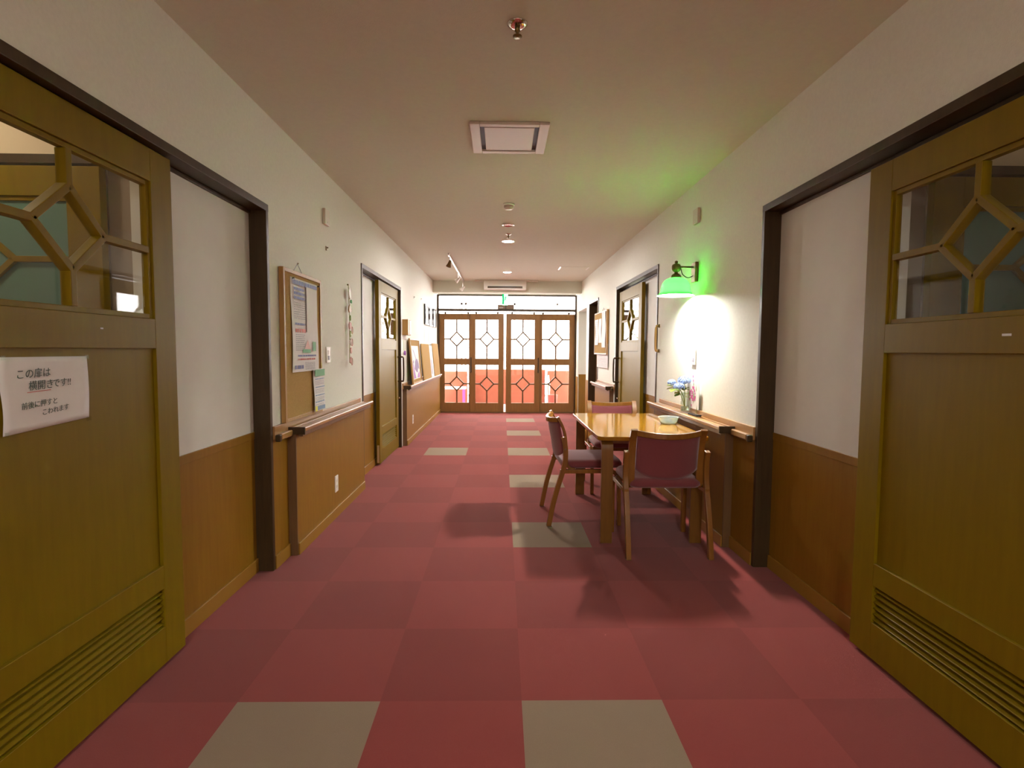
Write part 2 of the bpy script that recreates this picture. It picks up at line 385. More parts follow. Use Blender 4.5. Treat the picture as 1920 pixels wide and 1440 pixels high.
# handwritten notice on the near left door
def text(body, size, parent, loc, matn, name, shear=0, ang=0):
    c = D.curves.new(name, 'FONT'); c.body = body; c.size = size; c.shear = shear; c.extrude = 0.0002; c.offset = 0.0
    o = D.objects.new(name, c); COL.objects.link(o)
    dg = bpy.context.evaluated_depsgraph_get(); me = D.meshes.new_from_object(o.evaluated_get(dg)); D.objects.remove(o)
    me.name = name; me.materials.clear(); me.materials.append(M[matn])
    q = D.objects.new(name, me); COL.objects.link(q); q.parent = parent; q.location = loc; q.rotation_euler = (PI/2, ang, 0)
    return q
nt_ = thing('handwritten_notice', 'white handwritten paper notice taped to the near left door', 'notice', (LW-.058+.027, 1.435, 0), LR)
def sheet(x0, x1, z0, z1, y, amp=.003, n=14, skew=0, wave=2.2, t=.0006, ph=0):
    mb = MB(); A = []
    for k in range(2):
        g = []
        for i in range(n+1):
            row = []
            for j in range(n+1):
                u, v = i/n, j/n
                yy = y-amp*(.5+.5*math.sin(wave*v*PI+u*1.3+ph))*(.4+.6*abs(u-.5)*2) - k*t
                row.append(mb.bm.verts.new((x0+(x1-x0)*u + .004*math.sin(v*5)*(1 if amp > .002 else 0)+skew*v, yy, z0+(z1-z0)*v)))
            g.append(row)
        A.append(g)
    for k in range(2):
        for i in range(n):
            for j in range(n): mb.face([A[k][i][j], A[k][i+1][j], A[k][i+1][j+1], A[k][i][j+1]])
    return mb
pp = MB(); N = 12; G = []
for i in range(N+1):
    row = []
    for j in range(N+1):
        u, v = i/N, j/N
        x = .298*u+.004*math.sin(v*6)*(1-u); z = 1.012+.0+(.205-.002)*v+(1-v)*(-.006*(1-u)+.010*u)
        row.append(pp.bm.verts.new((x, -.002-.0035*math.sin(v*PI)*abs(math.sin(u*PI*1.5)), z)))
    G.append(row)
for i in range(N):
    for j in range(N): pp.face([G[i][j], G[i+1][j], G[i+1][j+1], G[i][j+1]])
po = obj('sheet', pp, 'paper', nt_, sm=True)
so = po.modifiers.new('thick', 'SOLIDIFY'); so.thickness = .0006
a = -.035
text('この扉は', .0285, nt_, (.040, -.0068, 1.157), 'ink', 'handwriting', .1, a)
text('横開き', .0285, nt_, (.078, -.0068, 1.124), 'ink', 'handwriting', .1, a)
text('です!!', .027, nt_, (.158, -.0068, 1.128), 'ink', 'handwriting', .1, a)
text('前後に押すと', .0205, nt_, (.053, -.0068, 1.072), 'ink', 'handwriting', .1, a-.03)
text('こわれます', .0195, nt_, (.118, -.0068, 1.050), 'ink', 'handwriting', .1, a-.05)
obj('underline', MB().bar((.074, -.0068, 1.117), (.152, -.0068, 1.120), .0018, .0006), 'inkr', nt_, label='red underline')
for x, z, w in ((.006, 1.213, .014), (.292, 1.213, .014), (.29, 1.018, .02), (.006, 1.010, .012)):
    obj('tape', MB().box(x-w/2, x+w/2, -.0078, -.0070, z-.006, z+.006), 'gclear', nt_)

# ------------------------------------------------------------------ entrance doors at the far end
def entrance_leaf(x0, x1, y, idx, label, handle=None):
    Wd = x1-x0; T = .036; m = 'door_far'; st = .108
    r = thing('door_%d' % idx, label, 'door', (x0, y, 0), 0, kind='structure')
    f = MB(); f.box(0, st, -T, 0, .02, 1.957); f.box(Wd-st, Wd, -T, 0, .02, 1.957)
    for a, b in ((.02, .20), (.95, 1.078), (1.838, 1.957)): f.box(st, Wd-st, -T, 0, a, b)
    obj('door_frame', f, m, r, bevel=.002)
    for z0, z1 in ((.20, .95), (1.078, 1.838)):
        g = MB(); lattice(g, st, Wd-st, z0, z1, (.135), .14, .028, -T/2, .02); wl = obj('window_lattice', g, 'edge', r)
        obj('glass_pane', MB().box(st, Wd-st, -T/2-.002, -T/2+.002, z0, z1), 'glass', wl)
    for u in (.12, Wd-.12): obj('roller', MB().lathe([(.022, -.026), (.022, -.010)], (u, 0, 1.975), 14, 'y'), 'dark', r)
    if handle is not None: obj('pull_handle', MB().box(handle-.012, handle+.012, -T-.022, -T, .80, 1.10), 'dark', r, bevel=.006)
entrance_leaf(-1.245, -.555, 10.79, 5, 'leftmost brown glazed folding door leaf at the corridor end')
entrance_leaf(-.635, .030, 10.745, 6, 'brown glazed door leaf just left of the centre gap at corridor end', .02)
entrance_leaf(.072, .745, 10.745, 7, 'brown glazed door leaf just right of the centre gap at corridor end', .64)
entrance_leaf(.685, 1.435, 10.79, 8, 'rightmost brown glazed door leaf at the corridor end')
fr = MB(); fr.box(LW, LW+.035, 10.70, 10.85, 0, 2.325); fr.box(RW-.03, RW, 10.70, 10.85, 0, 2.325)
fr.box(LW+.035, RW-.03, 10.70, 10.85, 2.300, 2.325)
trim(fr, 'dark', 'dark wooden surround of the entrance doors', 'door frame')
trim(MB().box(LW+.036, RW-.031, 10.70, 10.85, 2.005, 2.050), 'dark', 'dark horizontal door track between transom and entrance doors', 'track')
struct('window_1', MB().box(LW+.035, RW-.03, 10.80, 10.806, 2.051, 2.299), 'glass', 'long clear transom window above the entrance doors', 'window')
trim(MB().box(LW, RW, 10.70, 10.88, 0.0005, .018), 'edge', 'low wooden threshold under the entrance doors', 'threshold')

# ------------------------------------------------------------------ entrance vestibule and outside
struct('floor_entrance', MB().box(-2.4, 2.8, YD+.12, 15, -.05, -.002), 'porch', 'pale tiled floor of the entrance beyond the doors', 'floor')
struct('ceiling_entrance', MB().box(-2.4, 2.8, YD+.12, 12.6, 2.75, 2.8), 'white', 'white ceiling of the entrance beyond the doors', 'ceiling')
v = MB(); v.box(-2.4, LW-.16, YD+.02, YD+.12, 0, 2.8); v.box(RW+.16, 2.8, YD+.02, YD+.12, 0, 2.8); v.box(LW-.16, RW+.16, YD+.12, YD+.2, 2.42, 2.8)
struct('wall_entrance', v, 'wallpaper', 'cream wall around the entrance doors on the outer side', 'wall')
tag(obj('shoe_cabinet', MB().box(-.75, 1.0, 12.55, 12.9, 0, .80), 'terra', bevel=.005), 'long low terracotta coloured cabinet seen through the middle glass door leaves', 'cabinet')
tag(obj('shoe_cabinet', MB().box(-1.75, -.80, 12.3, 12.6, 0, .76), 'terra', bevel=.005), 'low reddish cabinet behind the leftmost glass door leaf', 'cabinet')
tag(obj('shoe_cabinet', MB().box(1.05, 2.1, 12.4, 12.7, 0, .78), 'terra', bevel=.005), 'low reddish cabinet behind the rightmost glass door leaf', 'cabinet')
b_ = thing('bench', 'pale low bench in front of the left cabinet beyond the doors', 'bench', (-1.0, 11.6, 0))
obj('seat', MB().box(-.55, .22, 0, .32, .40, .44), 'paper', b_, bevel=.01)
for x in (-.5, .17):
    for y in (.03, .29): obj('leg', MB().box(x-.02, x+.02, y-.02, y+.02, 0, .40), 'violet', b_)
tag(obj('red_bucket', MB().lathe([(.09, 0), (.11, .28), (.115, .285), (.10, .28), (.08, .02), (0, .02)], (1.10, 11.7, 0), 20), 'inkr', sm=True), 'small red bucket behind the rightmost glass door leaf', 'bucket')
wf = MB()
for x in (-1.95, -1.0, -.9, .3, 1.35, 2.3): wf.box(x-.025, x+.025, 13.4, 13.45, .1, 2.5)
for z in (.1, 2.35, 2.55): wf.box(-1.95, 2.3, 13.4, 13.45, z, z+.05)
struct('window_2', wf, 'white', 'white framed entrance window grid beyond the doors', 'window')
tag(obj('umbrella', MB().lathe([(.03, 0), (.04, .5), (.02, .62), (.012, .7)], (1.02, 11.9, 0), 12), 'alu', sm=True), 'slim grey closed umbrella standing behind right glass leaf', 'umbrella')

# rooms beside the corridor
def side_room(side, y0, y1, depth, label, win=None, vest=False):
    xi = LW-.16 if side < 0 else RW+.16; xo = xi+side*depth
    xa, xb = min(xi, xo), max(xi, xo); s = 'left' if side < 0 else 'right'
    nm = 'near' if vest else 'middle'
    mb = MB(); mb.box(xo-.05, xo+.05, y0, y1, 0, 2.5); mb.box(xa, xb, y0-.1, y0, 0, 2.5)
    if win:
        a, b, z0, z1 = win; a, b = (xi+side*a, xi+side*b); a, b = min(a, b), max(a, b)
        mb.box(xa, a, y1, y1+.1, 0, 2.5); mb.box(b, xb, y1, y1+.1, 0, 2.5)
        mb.box(a, b, y1, y1+.1, 0, z0); mb.box(a, b, y1, y1+.1, z1, 2.5)
    else: mb.box(xa, xb, y1, y1+.1, 0, 2.5)
    struct('wall_%s_%s_room' % (nm, s), mb, 'vest' if vest else 'wallpaper', label+' walls', 'wall')
    struct('floor_%s_%s_room' % (nm, s), MB().box(xa, xb, y0, y1, -.05, 0), 'edge', label+' floor', 'floor')
    struct('ceiling_%s_%s_room' % (nm, s), MB().box(xa, xb, y0, y1+.1, 2.5, 2.55), 'ceiling', label+' ceiling', 'ceiling')
    if win:
        f = MB(); f.box(a, b, y1+.03, y1+.06, z0, z0+.05); f.box(a, b, y1+.03, y1+.06, z1-.05, z1)
        f.box(a, a+.04, y1+.03, y1+.06, z0, z1); f.box(b-.04, b, y1+.03, y1+.06, z0, z1); f.box(a, b, y1+.03, y1+.06, 1.68, 1.72)
        f.box((a+b)/2-.02, (a+b)/2+.02, y1+.03, y1+.06, z0, z1)
        return a, b
side_room(-1, 7.02-1.6, 8.4, 2.2, 'bright small room behind the middle left door', (.02, 2.0, .8, 2.2))
side_room(1, 7.02-1.6, 8.2, 2.2, 'bright small room behind the middle right door', (.02, 2.0, .8, 2.2))
def room_window(idx, side, y, label):
    xi = LW-.16 if side < 0 else RW+.16; f = MB(); a, b = sorted((xi+side*.02, xi+side*2.0))
    for z in (.8, 1.62, 2.15): f.box(a, b, y+.03, y+.06, z, z+.05)
    for x in (a, (a+b)/2, b-.04): f.box(x, x+.04, y+.025, y+.065, .8, 2.2)
    struct('window_%d' % idx, f, 'alu', label, 'window')
room_window(3, -1, 8.4, 'metal framed window seen through the middle left door glass')
room_window(4, 1, 8.2, 'metal framed window seen through the middle right door glass')
def bush(c, label):
    mb = MB()
    for k in range(420):
        p = Vector((random.gauss(0, .30), max(-.16, min(.14, random.gauss(0, .10))), random.uniform(0, .85))); p.x = max(-.5, min(.5, p.x)); q = Vector(c)+p
        d = Vector((random.uniform(-1, 1), random.uniform(-1, 1), random.uniform(-.3, 1))).normalized()*.07; e = d.cross(Vector((.3, .2, 1))).normalized()*.025
        mb.face([mb.bm.verts.new(t) for t in (q, q+d*.5+e, q+d, q+d*.5-e)])
    for k in range(5): mb.tube([Vector(c)+Vector((0, 0, -.8)), Vector(c)+Vector((random.uniform(-.3, .3), random.uniform(-.2, .2), .5))], .012, 6)
    tag(obj('garden_shrub', mb, 'leaf'), label, 'shrub')
bush((-2.35, 8.9, .83), 'yellow-green shrub outside the window behind the middle left door')
bush((2.35, 8.62, .83), 'yellow-green shrub outside the window behind the middle right door')

# near vestibules: an inner door facing the viewpoint, seen through the diamond windows
def vestibule(side, idx, light):
    s = 'left' if side < 0 else 'right'; xi = LW-.16 if side < 0 else RW+.16; yb = 2.27
    edge = 1.635*side if side < 0 else 1.80   # end of the inner leaf nearest the corridor
    xo = xi+side*1.6; a, b = sorted((xi, xo))
    mb = MB(); mb.box(a, b, yb+.05, yb+.10, 2.02, 2.5)                         # wall above inner frame
    c, d = sorted((xi, edge)); 
    mb.box(xo-.05, xo+.05, .5, yb+.1, 0, 2.5); mb.box(a, b, .4, .5, 0, 2.5); mb.box(*((a-.05, b) if side < 0 else (a, b+.05)), yb+.12, yb+.17, 0, 2.5)
    struct('wall_vestibule_'+s, mb, 'vest', 'plaster walls of the small %s vestibule behind the near door' % s, 'wall')
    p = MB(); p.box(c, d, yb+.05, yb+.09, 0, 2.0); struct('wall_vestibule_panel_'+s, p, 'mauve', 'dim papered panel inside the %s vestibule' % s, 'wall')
    q = MB(); q.box(*((xi-.012, xi+.0) if side < 0 else (xi, xi+.012)), 1.95, yb+.04, 1.46, 2.0)
    struct('floor_vestibule_'+s, MB().box(a, b, .5, yb, -.05, 0), 'edge', 'floor of the small %s vestibule' % s, 'floor')
    struct('ceiling_vestibule_'+s, MB().box(a, b, .4, yb+.1, 2.5, 2.55), 'ceiling', 'ceiling of the small %s vestibule' % s, 'ceiling')
    trim(MB().box(a, b, yb+.0, yb+.05, 1.985, 2.02), 'dark', 'dark header over the inner door of the %s vestibule' % s, 'door frame')
    Wd = 1.0; lx = edge-Wd if side < 0 else edge
    room_leaf('door_%d' % idx, 'inner door with teal frosted panes inside the %s vestibule' % s, (lx, yb+.04, 0), 0, Wd, glass='teal', louvre=False)
    mm = 'vestL' if side < 0 else 'vestR'
    M[mm] = glow('vestibule_lens_'+s, (1, .82, .58), light)
    r = thing('ceiling_lamp', 'round ceiling lamp inside the %s vestibule' % s, 'lamp', ((a+b)/2, 1.75, 2.5))  # out of view, added to brighten what shows through the door glass
    obj('rim', MB().lathe([(.11, 0), (.11, -.02), (.10, -.025)], n=24), 'white', r)
    obj('lens', MB().lathe([(.095, -.0255), (.07, -.05), (0, -.055)], n=24), mm, r)
vestibule(-1, 9, SIDE_L); vestibule(1, 10, SIDE_R)

# side passage and doorway at the far right
sp = MB(); sp.box(RW+.16, 3.2, SO[1], SO[1]+.08, 0, CZ); sp.box(3.2, 3.3, 9.0, SO[1]+.1, 0, CZ); sp.box(RW+.28, 3.2, SO[0]-.13, SO[0]-.03, 0, CZ)
struct('wall_side_passage', sp, 'wallpaper', 'cream walls of the side passage opening at the far right', 'wall')
trim(MB().box(RW+.01, 3.2, SO[1]-.008, SO[1]-.0002, 0, .79), 'wains', 'brown wainscot on the end face of the side passage', 'wainscot')
struct('floor_side_passage', MB().box(RW+.1601, 3.2, SO[0]-.2, SO[1], -.05, 0), 'red', 'red carpet continuing into the side passage', 'floor')
df = MB(); df.box(RW-.008, RW+.16, FD[0], FD[0]+.03, 0, 2.05); df.box(RW-.008, RW+.16, FD[1]-.03, FD[1], 0, 2.05); df.box(RW-.008, RW+.16, FD[0], FD[1], 2.015, 2.05)
trim(df, 'dark', 'dark wood frame of the doorway at the far right', 'door frame')
dd = thing('door_11', 'plain brown door set deep in the far right doorway', 'door', (RW+.16, FD[1]-.03, 0), RR, kind='structure')
obj('door_panel', MB().box(0, FD[1]-FD[0]-.06, -.04, 0, .01, 2.01), 'edge', dd); obj('door_knob', MB().ball((.78, -.06, .95), .025), 'chrome', dd, sm=True)

# ------------------------------------------------------------------ ceiling fittings
def downlight(x, y, lens, label, R=.07):
    r = thing('ceiling_downlight', label, 'ceiling light', (x, y, CZ))
    obj('rim', MB().shell([(R-.012, 0), (R-.012, -.004), (R-.004, -.008), (R+.008, -.006), (R+.010, 0)], n=32), 'white', r, sm=True)
    obj('lens', MB().lathe([(0, -.001), (R-.0125, -.001), (R-.0125, -.003), (0, -.0031)], n=32), lens, r)
    return r
downlight(.062, 6.395, 'lens', 'lit round ceiling downlight nearer the viewpoint, past the sprinkler rosette', .072)
downlight(.074, 8.89, 'lens', 'lit round ceiling downlight farther off, just before the ceiling beam', .070)
downlight(.05, -2.4, 'lensn', 'warm ceiling downlight close behind the viewpoint', .16); downlight(.05, -4.3, 'lensn', 'warm ceiling downlight far behind the viewpoint', .16)  # unseen fixtures added as fill for the near walls and ceiling
r = thing('fire_sprinkler', 'small chrome sprinkler head alone on the near ceiling', 'sprinkler', (.053, 2.19, CZ))
obj('rosette', MB().lathe([(.040, 0), (.040, -.004), (.024, -.012), (.012, -.012)], n=28), 'chrome', r, sm=True)
obj('sprinkler_head', MB().lathe([(.011, -.012), (.011, -.03), (.006, -.032), (.006, -.045), (.018, -.047), (.018, -.050), (0, -.052)], n=20), 'brass', r, sm=True)
r = thing('smoke_detector', 'round white smoke detector on the ceiling beyond the ceiling vent', 'smoke detector', (.05, 4.8, CZ))
obj('base', MB().lathe([(.052, 0), (.052, -.012), (.048, -.015)], n=32), 'white', r, sm=True)
obj('sensor_cap', MB().lathe([(.042, -.015), (.040, -.035), (.030, -.045), (0, -.046)], n=32), 'ivory', r, sm=True)
r = thing('ceiling_speaker', 'unlit chrome-ringed ceiling fitting just before the lit downlights', 'ceiling fitting', (.055, 5.57, CZ))
obj('ring', MB().lathe([(.066, 0), (.066, -.006), (.052, -.012), (.050, -.004), (0, -.004)], n=32), 'chrome', r, sm=True)
r = thing('fire_sprinkler', 'small sprinkler head just in front of the nearer lit downlight', 'sprinkler', (.062, 6.0, CZ))
obj('rosette', MB().lathe([(.036, 0), (.036, -.004), (.02, -.012), (.01, -.012)], n=24), 'chrome', r, sm=True)
obj('sprinkler_head', MB().lathe([(.010, -.012), (.010, -.03), (.005, -.032), (.005, -.045), (.015, -.047), (0, -.05)], n=16), 'brass', r, sm=True)
# ventilation cassette
r = thing('ceiling_vent', 'square ivory ventilation cassette with dark slots on the near ceiling', 'vent', (.035, 3.32, CZ))
f = MB(); a, b = .225, .225
f.box(-a, -.168, -b, b, -.016, 0); f.box(.168, a, -b, b, -.016, 0); f.box(-.168, .168, -b, -.185, -.016, 0); f.box(-.168, .168, .185, b, -.016, 0)
obj('frame', f, 'ivory', r, bevel=.004)
obj('slot', MB().box(-.168, .168, -.185, .185, -.004, 0), 'slot', r)
obj('cover_plate', MB().box(-.143, .143, -.172, .172, -.014, -.006), 'ivory', r, bevel=.003)
obj('front_edge', MB().box(-a+.02, a-.02, .2251, .228, -.014, -.002), 'chrome', r)
# access hatch
r = thing('access_hatch', 'small ceiling access hatch with bright aluminium edges at far right', 'hatch', (1.09, 8.42, CZ))
for x in (-.215, .215): obj('side_edge', MB().box(x-.01, x+.01, -.14, .14, -.006, 0), 'alu', r)
obj('panel', MB().box(-.204, .204, -.14, .14, -.003, 0), 'ceiling', r)
# track lights
r = thing('track_rail', 'chrome lighting track along the far left ceiling', 'track light rail', (-.71, 7.2, CZ))
obj('rail', MB().box(-.011, .011, 0, 2.72, -.032, -.006), 'alu', r, bevel=.003)
for y in (.05, 1.35, 2.66): obj('bracket', MB().lathe([(.018, 0), (.018, -.007)], (0, y, 0), 12), 'alu', r)
def spot(y, dirn, m, label, drop=.0):
    r = thing('spotlight', label, 'spotlight', (-.71, y, CZ-.032), 0)
    obj('stem', MB().tube([(0, 0, 0), (0, 0, -.07-drop)], .006), 'alu', r)
    d = Vector(dirn).normalized(); c = Vector((0, 0, -.09-drop)); u = d.cross(Vector((0, 1, .2))).normalized(); w = d.cross(u); mb = MB(); rings = []
    for rr, h in ((.006, -.05), (.016, -.045), (.022, 0), (.034, .035), (.036, .045), (.028, .044), (.02, .02)):
        rings.append([mb.bm.verts.new(c+d*h+(u*math.cos(2*PI*k/16)+w*math.sin(2*PI*k/16))*rr) for k in range(16)])
    for p, q in zip(rings, rings[1:]):
        for k in range(16): mb.face([p[k], p[(k+1) % 16], q[(k+1) % 16], q[k]])
    mb.face(rings[-1])
    obj('lamp_head', mb, m, r, sm=True)
spot(7.32, (-.3, -.1, -1), 'brass', 'dark unlit spotlight at the near end of the ceiling track', .0)
spot(8.70, (-.6, .3, -.5), 'white', 'pale spotlight at the middle of the ceiling track', .03)
spot(9.75, (-.7, .2, -.6), 'white', 'pale spotlight at the far end of the ceiling track', .05)

# air conditioner on the beam
r = thing('air_conditioner', 'ivory wall air conditioner mounted on the ceiling beam', 'air conditioner', (.045, 10.05, 2.34))
obj('casing', MB().box(-.385, .385, -.16, -.0005, 0, .155), 'white', r, bevel=.012, seg=3)
obj('outlet_slot', MB().box(-.315, .315, -.162, -.155, .022, .058), 'slot', r)
obj('louvre', MB().box(-.31, .31, -.166, -.1625, .030, .040), 'edge', r)
obj('top_tray', MB().box(-.55, .60, -.15, -.0005, .1551, .1695), 'ivory', r)
# exit sign
r = thing('exit_sign', 'small lit green and white emergency exit sign above the centre doors', 'sign', (.05, 10.66, 2.12))
obj('housing', MB().box(-.055, .055, 0, .04, 0, .24), 'exitw', r, bevel=.004)
g = MB(); g.box(-.056, -.022, -.002, -.0003, .02, .235)
obj('pictogram_panel', g, 'exitg', r)
m_ = MB(); m_.mi = 0
m_.ball((.014, -.0025, .175), .010, 1, (1, .1, 1)); m_.bar((.012, -.002, .16), (.0, -.002, .12), .016, .002); m_.bar((.0, -.002, .12), (-.02, -.002, .085), .009, .002)
m_.bar((.0, -.002, .12), (.022, -.002, .095), .009, .002); m_.bar((.012, -.002, .155), (.034, -.002, .14), .007, .002); m_.bar((.010, -.002, .155), (-.012, -.002, .15), .007, .002)
obj('running_figure', m_, 'exitg', r, label='green running figure')
obj('hanger', MB().tube([(0, .02, .24), (0, .02, .32)], .008), 'alu', r)
r = thing('door_closer_box', 'brown rectangular sensor box on the door track below the exit sign', 'sensor', (.065, 10.70, 2.045))
obj('cover', MB().box(-.16, .16, -.03, 0, 0, .085), 'edge', r, bevel=.004); obj('stalk', MB().box(-.012, .012, -.034, -.031, .0, .115), 'dark', r)
obj('indicator', MB().box(-.13, -.05, -.0315, -.0302, .022, .030), 'paper', r)

# ------------------------------------------------------------------ green wall lamp
r = thing('wall_lamp', 'brass wall lamp with glowing green glass bell shade over the table', 'lamp', (1.305, 4.10, 1.66))
obj('backplate', MB().box(.128, .1545, -.045, .045, .10, .25), 'brass', r, bevel=.006)
obj('arm', MB().tube([(.13, 0, .215), (.02, 0, .215)], .007), 'brass', r, sm=True)
obj('cord', MB().tube(smooth([(.128, 0, .15), (.09, 0, .135), (.05, 0, .16), (.035, 0, .205)]), .0035), 'blackm', r, sm=True)
sk_ = obj('socket_ball', MB().lathe([(.0, .262), (.010, .258), (.013, .25), (.010, .242), (.012, .240), (.028, .232), (.036, .215), (.036, .200), (.026, .183), (.014, .176), (.013, .168), (.026, .160), (.036, .150), (.040, .140), (.040, .132), (0, .131)], n=32), 'brass', r, sm=True)
prof = [(.032, .134), (.055, .129), (.080, .115), (.098, .090), (.106, .062), (.109, .040), (.113, .024), (.126, .010), (.142, .002)]
sh_ = obj('shade', MB().shell(smooth(prof, 3)), 'sg', r, sm=True)
obj('shade_lining', MB().shell(smooth([(max(a-.004, .01), b-.003) for a, b in prof], 3)), 'sw', sh_, sm=True)
obj('bulb', MB().tube([(0, 0, .130), (0, .012, .105), (0, .028, .078), (0, .042, .055), (0, .056, .040), (0, .066, .028), (0, .072, .020)], [.010, .010, .014, .020, .021, .017, .006], 20), 'bulb', sk_, sm=True)

# ------------------------------------------------------------------ table
r = thing('dining_table', 'glossy golden wood table with rounded corners against the right wall', 'table', (.61, 3.38, 0))
TW, TL = .715, 1.30; rad = .05; pts = []
for cx, cy, a0 in ((TW-rad, rad, -PI/2), (TW-rad, TL-rad, 0), (rad, TL-rad, PI/2), (rad, rad, PI)):
    for k in range(6): a = a0+k/5*PI/2; pts.append((cx+rad*math.cos(a), cy+rad*math.sin(a), .674))
obj('tabletop', MB().prism(pts, (0, 0, .026)), 'table', r, bevel=.004)
for sx, sy in ((0, 0), (0, 1), (1, 0), (1, 1)):
    x = .03 if sx == 0 else TW-.105; y0 = .055 if sy == 0 else TL-.055; dr_ = 1 if sy == 0 else -1
    path = smooth([(y0, 0), (y0, .3), (y0, .60), (y0+dr_*.012, .642), (y0+dr_*.055, .6605), (y0+dr_*.14, .6605)], 4)
    path = [(a, b) for a, b in path]
    obj('leg', MB().ribbon(path, .026, x, x+.075), 'tleg', r, bevel=.003)
for y in (.22, TL-.24): obj('apron', MB().box(.106, TW-.106, y, y+.02, .62, .6735), 'tleg', r)

# ------------------------------------------------------------------ chairs (local: rear feet at y=0, facing +y)
def make_chair(label, loc, rotz):
    r = thing('dining_chair', label, 'chair', loc, rotz, 'bentwood chairs around the table')
    rear = smooth([(.012, 0), (.042, .158), (.074, .28), (.104, .377), (.124, .46), (.127, .53), (.122, .58), (.108, .635)], 4)
    front = smooth([(.09, .392), (.25, .392), (.42, .392), (.475, .382), (.502, .345), (.508, .28), (.512, .14), (.515, 0)], 4)
    up = smooth([(.20, .402), (.165, .408), (.142, .435), (.137, .50), (.134, .58), (.122, .66), (.098, .725), (.072, .772)], 4)
    for s in (-1, 1):
        a, b = (s*.262, s*.232); a, b = min(a, b), max(a, b)
        lg = obj('leg', MB().ribbon(rear, .034, a, b), 'chair', r, bevel=.003)
        obj('leg', MB().ribbon(front, .028, a+.0005, b-.0005), 'chair', r, bevel=.003)
        a, b = (s*.2315, s*.190); a, b = min(a, b), max(a, b)
        obj('back_upright', MB().ribbon(up, .020, a, b), 'chair', r, bevel=.003)
        obj('bolt', MB().lathe([(.006, -.002), (.006, .002)], (s*.2625, .125, .55), 10, 'x'), 'brass', lg)
        obj('foot_glide', MB().box(s*.247-.015, s*.247+.015, .0, .034, 0, .006), 'edge', lg)
    # curved crest rail and padded back, bowed backwards at the middle
    def bow(x): return -.055*(1-(x/.19)**2)
    crest = [(x, .080+bow(x)) for x in [(-.192+.384*i/16) for i in range(17)]]
    cr_ = MB().ribbon(crest, .022, .733, .768, 'xy')
    for v in cr_.bm.verts: v.co.z -= .015*(1-(v.co.x/.192)**2)
    obj('crest_rail', cr_, 'chair', r, bevel=.005, seg=3)
    mb = MB(); n, m = 18, 12; A = []
    for k in (0, 1):
        g = []
        for i in range(n+1):
            x = -.1895+.379*i/n; zl = .468+.055*(abs(x)/.19)**3; row = []
            for j in range(m+1):
                z = zl+(.734-.015*(1-(x/.19)**2)-zl)*j/m; t = (z-.45)/.3
                y = .128-.045*max(0, t)**1.7+bow(x)*(.85+.15*t)
                e = min(1, 4*min(i/n, 1-i/n))**.5*min(1, 4*min(j/m, 1-j/m))**.5
                row.append(mb.bm.verts.new((x, y+(.012 if k else -.012)*(.35+.65*e), z)))
            g.append(row)
        A.append(g)
    for k in (0, 1):
        for i in range(n):
            for j in range(m): mb.face([A[k][i][j], A[k][i+1][j], A[k][i+1][j+1], A[k][i][j+1]])
    rim = [(i, 0) for i in range(n)]+[(n, j) for j in range(m)]+[(i, m) for i in range(n, 0, -1)]+[(0, j) for j in range(m, 0, -1)]
    for q in range(len(rim)):
        (i, j), (i2, j2) = rim[q], rim[(q+1) % len(rim)]
        mb.face([A[0][i][j], A[0][i2][j2], A[1][i2][j2], A[1][i][j]])
    obj('backrest', mb, 'wine', r, sm=True)
    mb = MB(); n = 18
    G = {}
    for k, (z0, ins) in enumerate(((.408, .010), (.420, 0), (.440, 0), (.456, .012), (.463, .035))):
        pts = []; hw, y0, y1, rd = .228-ins, .115+ins, .545-ins, .055
        for cx, cy, a0 in ((hw-rd, y0+rd, -PI/2), (hw-rd, y1-rd, 0), (-hw+rd, y1-rd, PI/2), (-hw+rd, y0+rd, PI)):
            for q in range(6): a = a0+q/5*PI/2; pts.append((cx+rd*math.cos(a), cy+rd*math.sin(a)))
        G[k] = [mb.bm.verts.new((x, y-(.022*(1-(x/.23)**2) if y < .2 else 0), z0+(.006 if k > 2 else 0)*(1-(x/.23)**2))) for x, y in pts]
    for k in range(4):
        for q in range(24): mb.face([G[k][q], G[k][(q+1) % 24], G[k+1][(q+1) % 24], G[k+1][q]])
    mb.face(G[0][::-1]); mb.face(G[4])
    obj('seat', mb, 'wine', r, sm=True)
    cb = MB(); cb.box(-.2315, .2315, .44, .46, .368, .4075)
    obj('seat_frame', cb, 'chair', r, bevel=.003)
    return r
make_chair('near wine-upholstered chair with its back to the viewpoint', (1.005, 3.135, 0), 0)
make_chair('wine-upholstered chair turned sideways at the left side of the table', (.315, 4.015, 0), -PI/2+.03)
make_chair('far wine-upholstered chair facing the viewpoint behind the table', (1.03, 5.14, 0), PI)

# ------------------------------------------------------------------ things on the table and right shelf
r = thing('glass_bowl', 'round clear pressed-glass bowl standing on the table', 'bowl', (1.243, 4.0, .700))
obj('bowl', MB().lathe([(.045, .0), (.055, .002), (.066, .022), (.073, .048), (.074, .055), (.069, .055), (.066, .046), (.059, .022), (.048, .009), (0, .008)], n=36), 'bowlg', r, sm=True)
pb = MB()
for k in range(26):
    a = random.uniform(0, 2*PI); q = random.uniform(0, .045); pb.ball((1.243+q*math.cos(a), 4.0+q*math.sin(a), .716+random.uniform(0, .008)), .007, 1, (1, 1, .7))
tag(obj('glass_pebbles', pb, 'sky', sm=True), 'small blue-green glass pebbles lying in the clear bowl', 'pebbles', None, 'stuff')
VX, VY = 1.405, 4.12
r = thing('glass_vase', 'straight clear glass vase on the right shelf rail', 'vase', (VX, VY, .7765))
obj('vase', MB().lathe([(.030, 0), (.0335, .003), (.0335, .155), (.0305, .155), (.0305, .012), (0, .011)], n=32), 'gclear', r, sm=True)
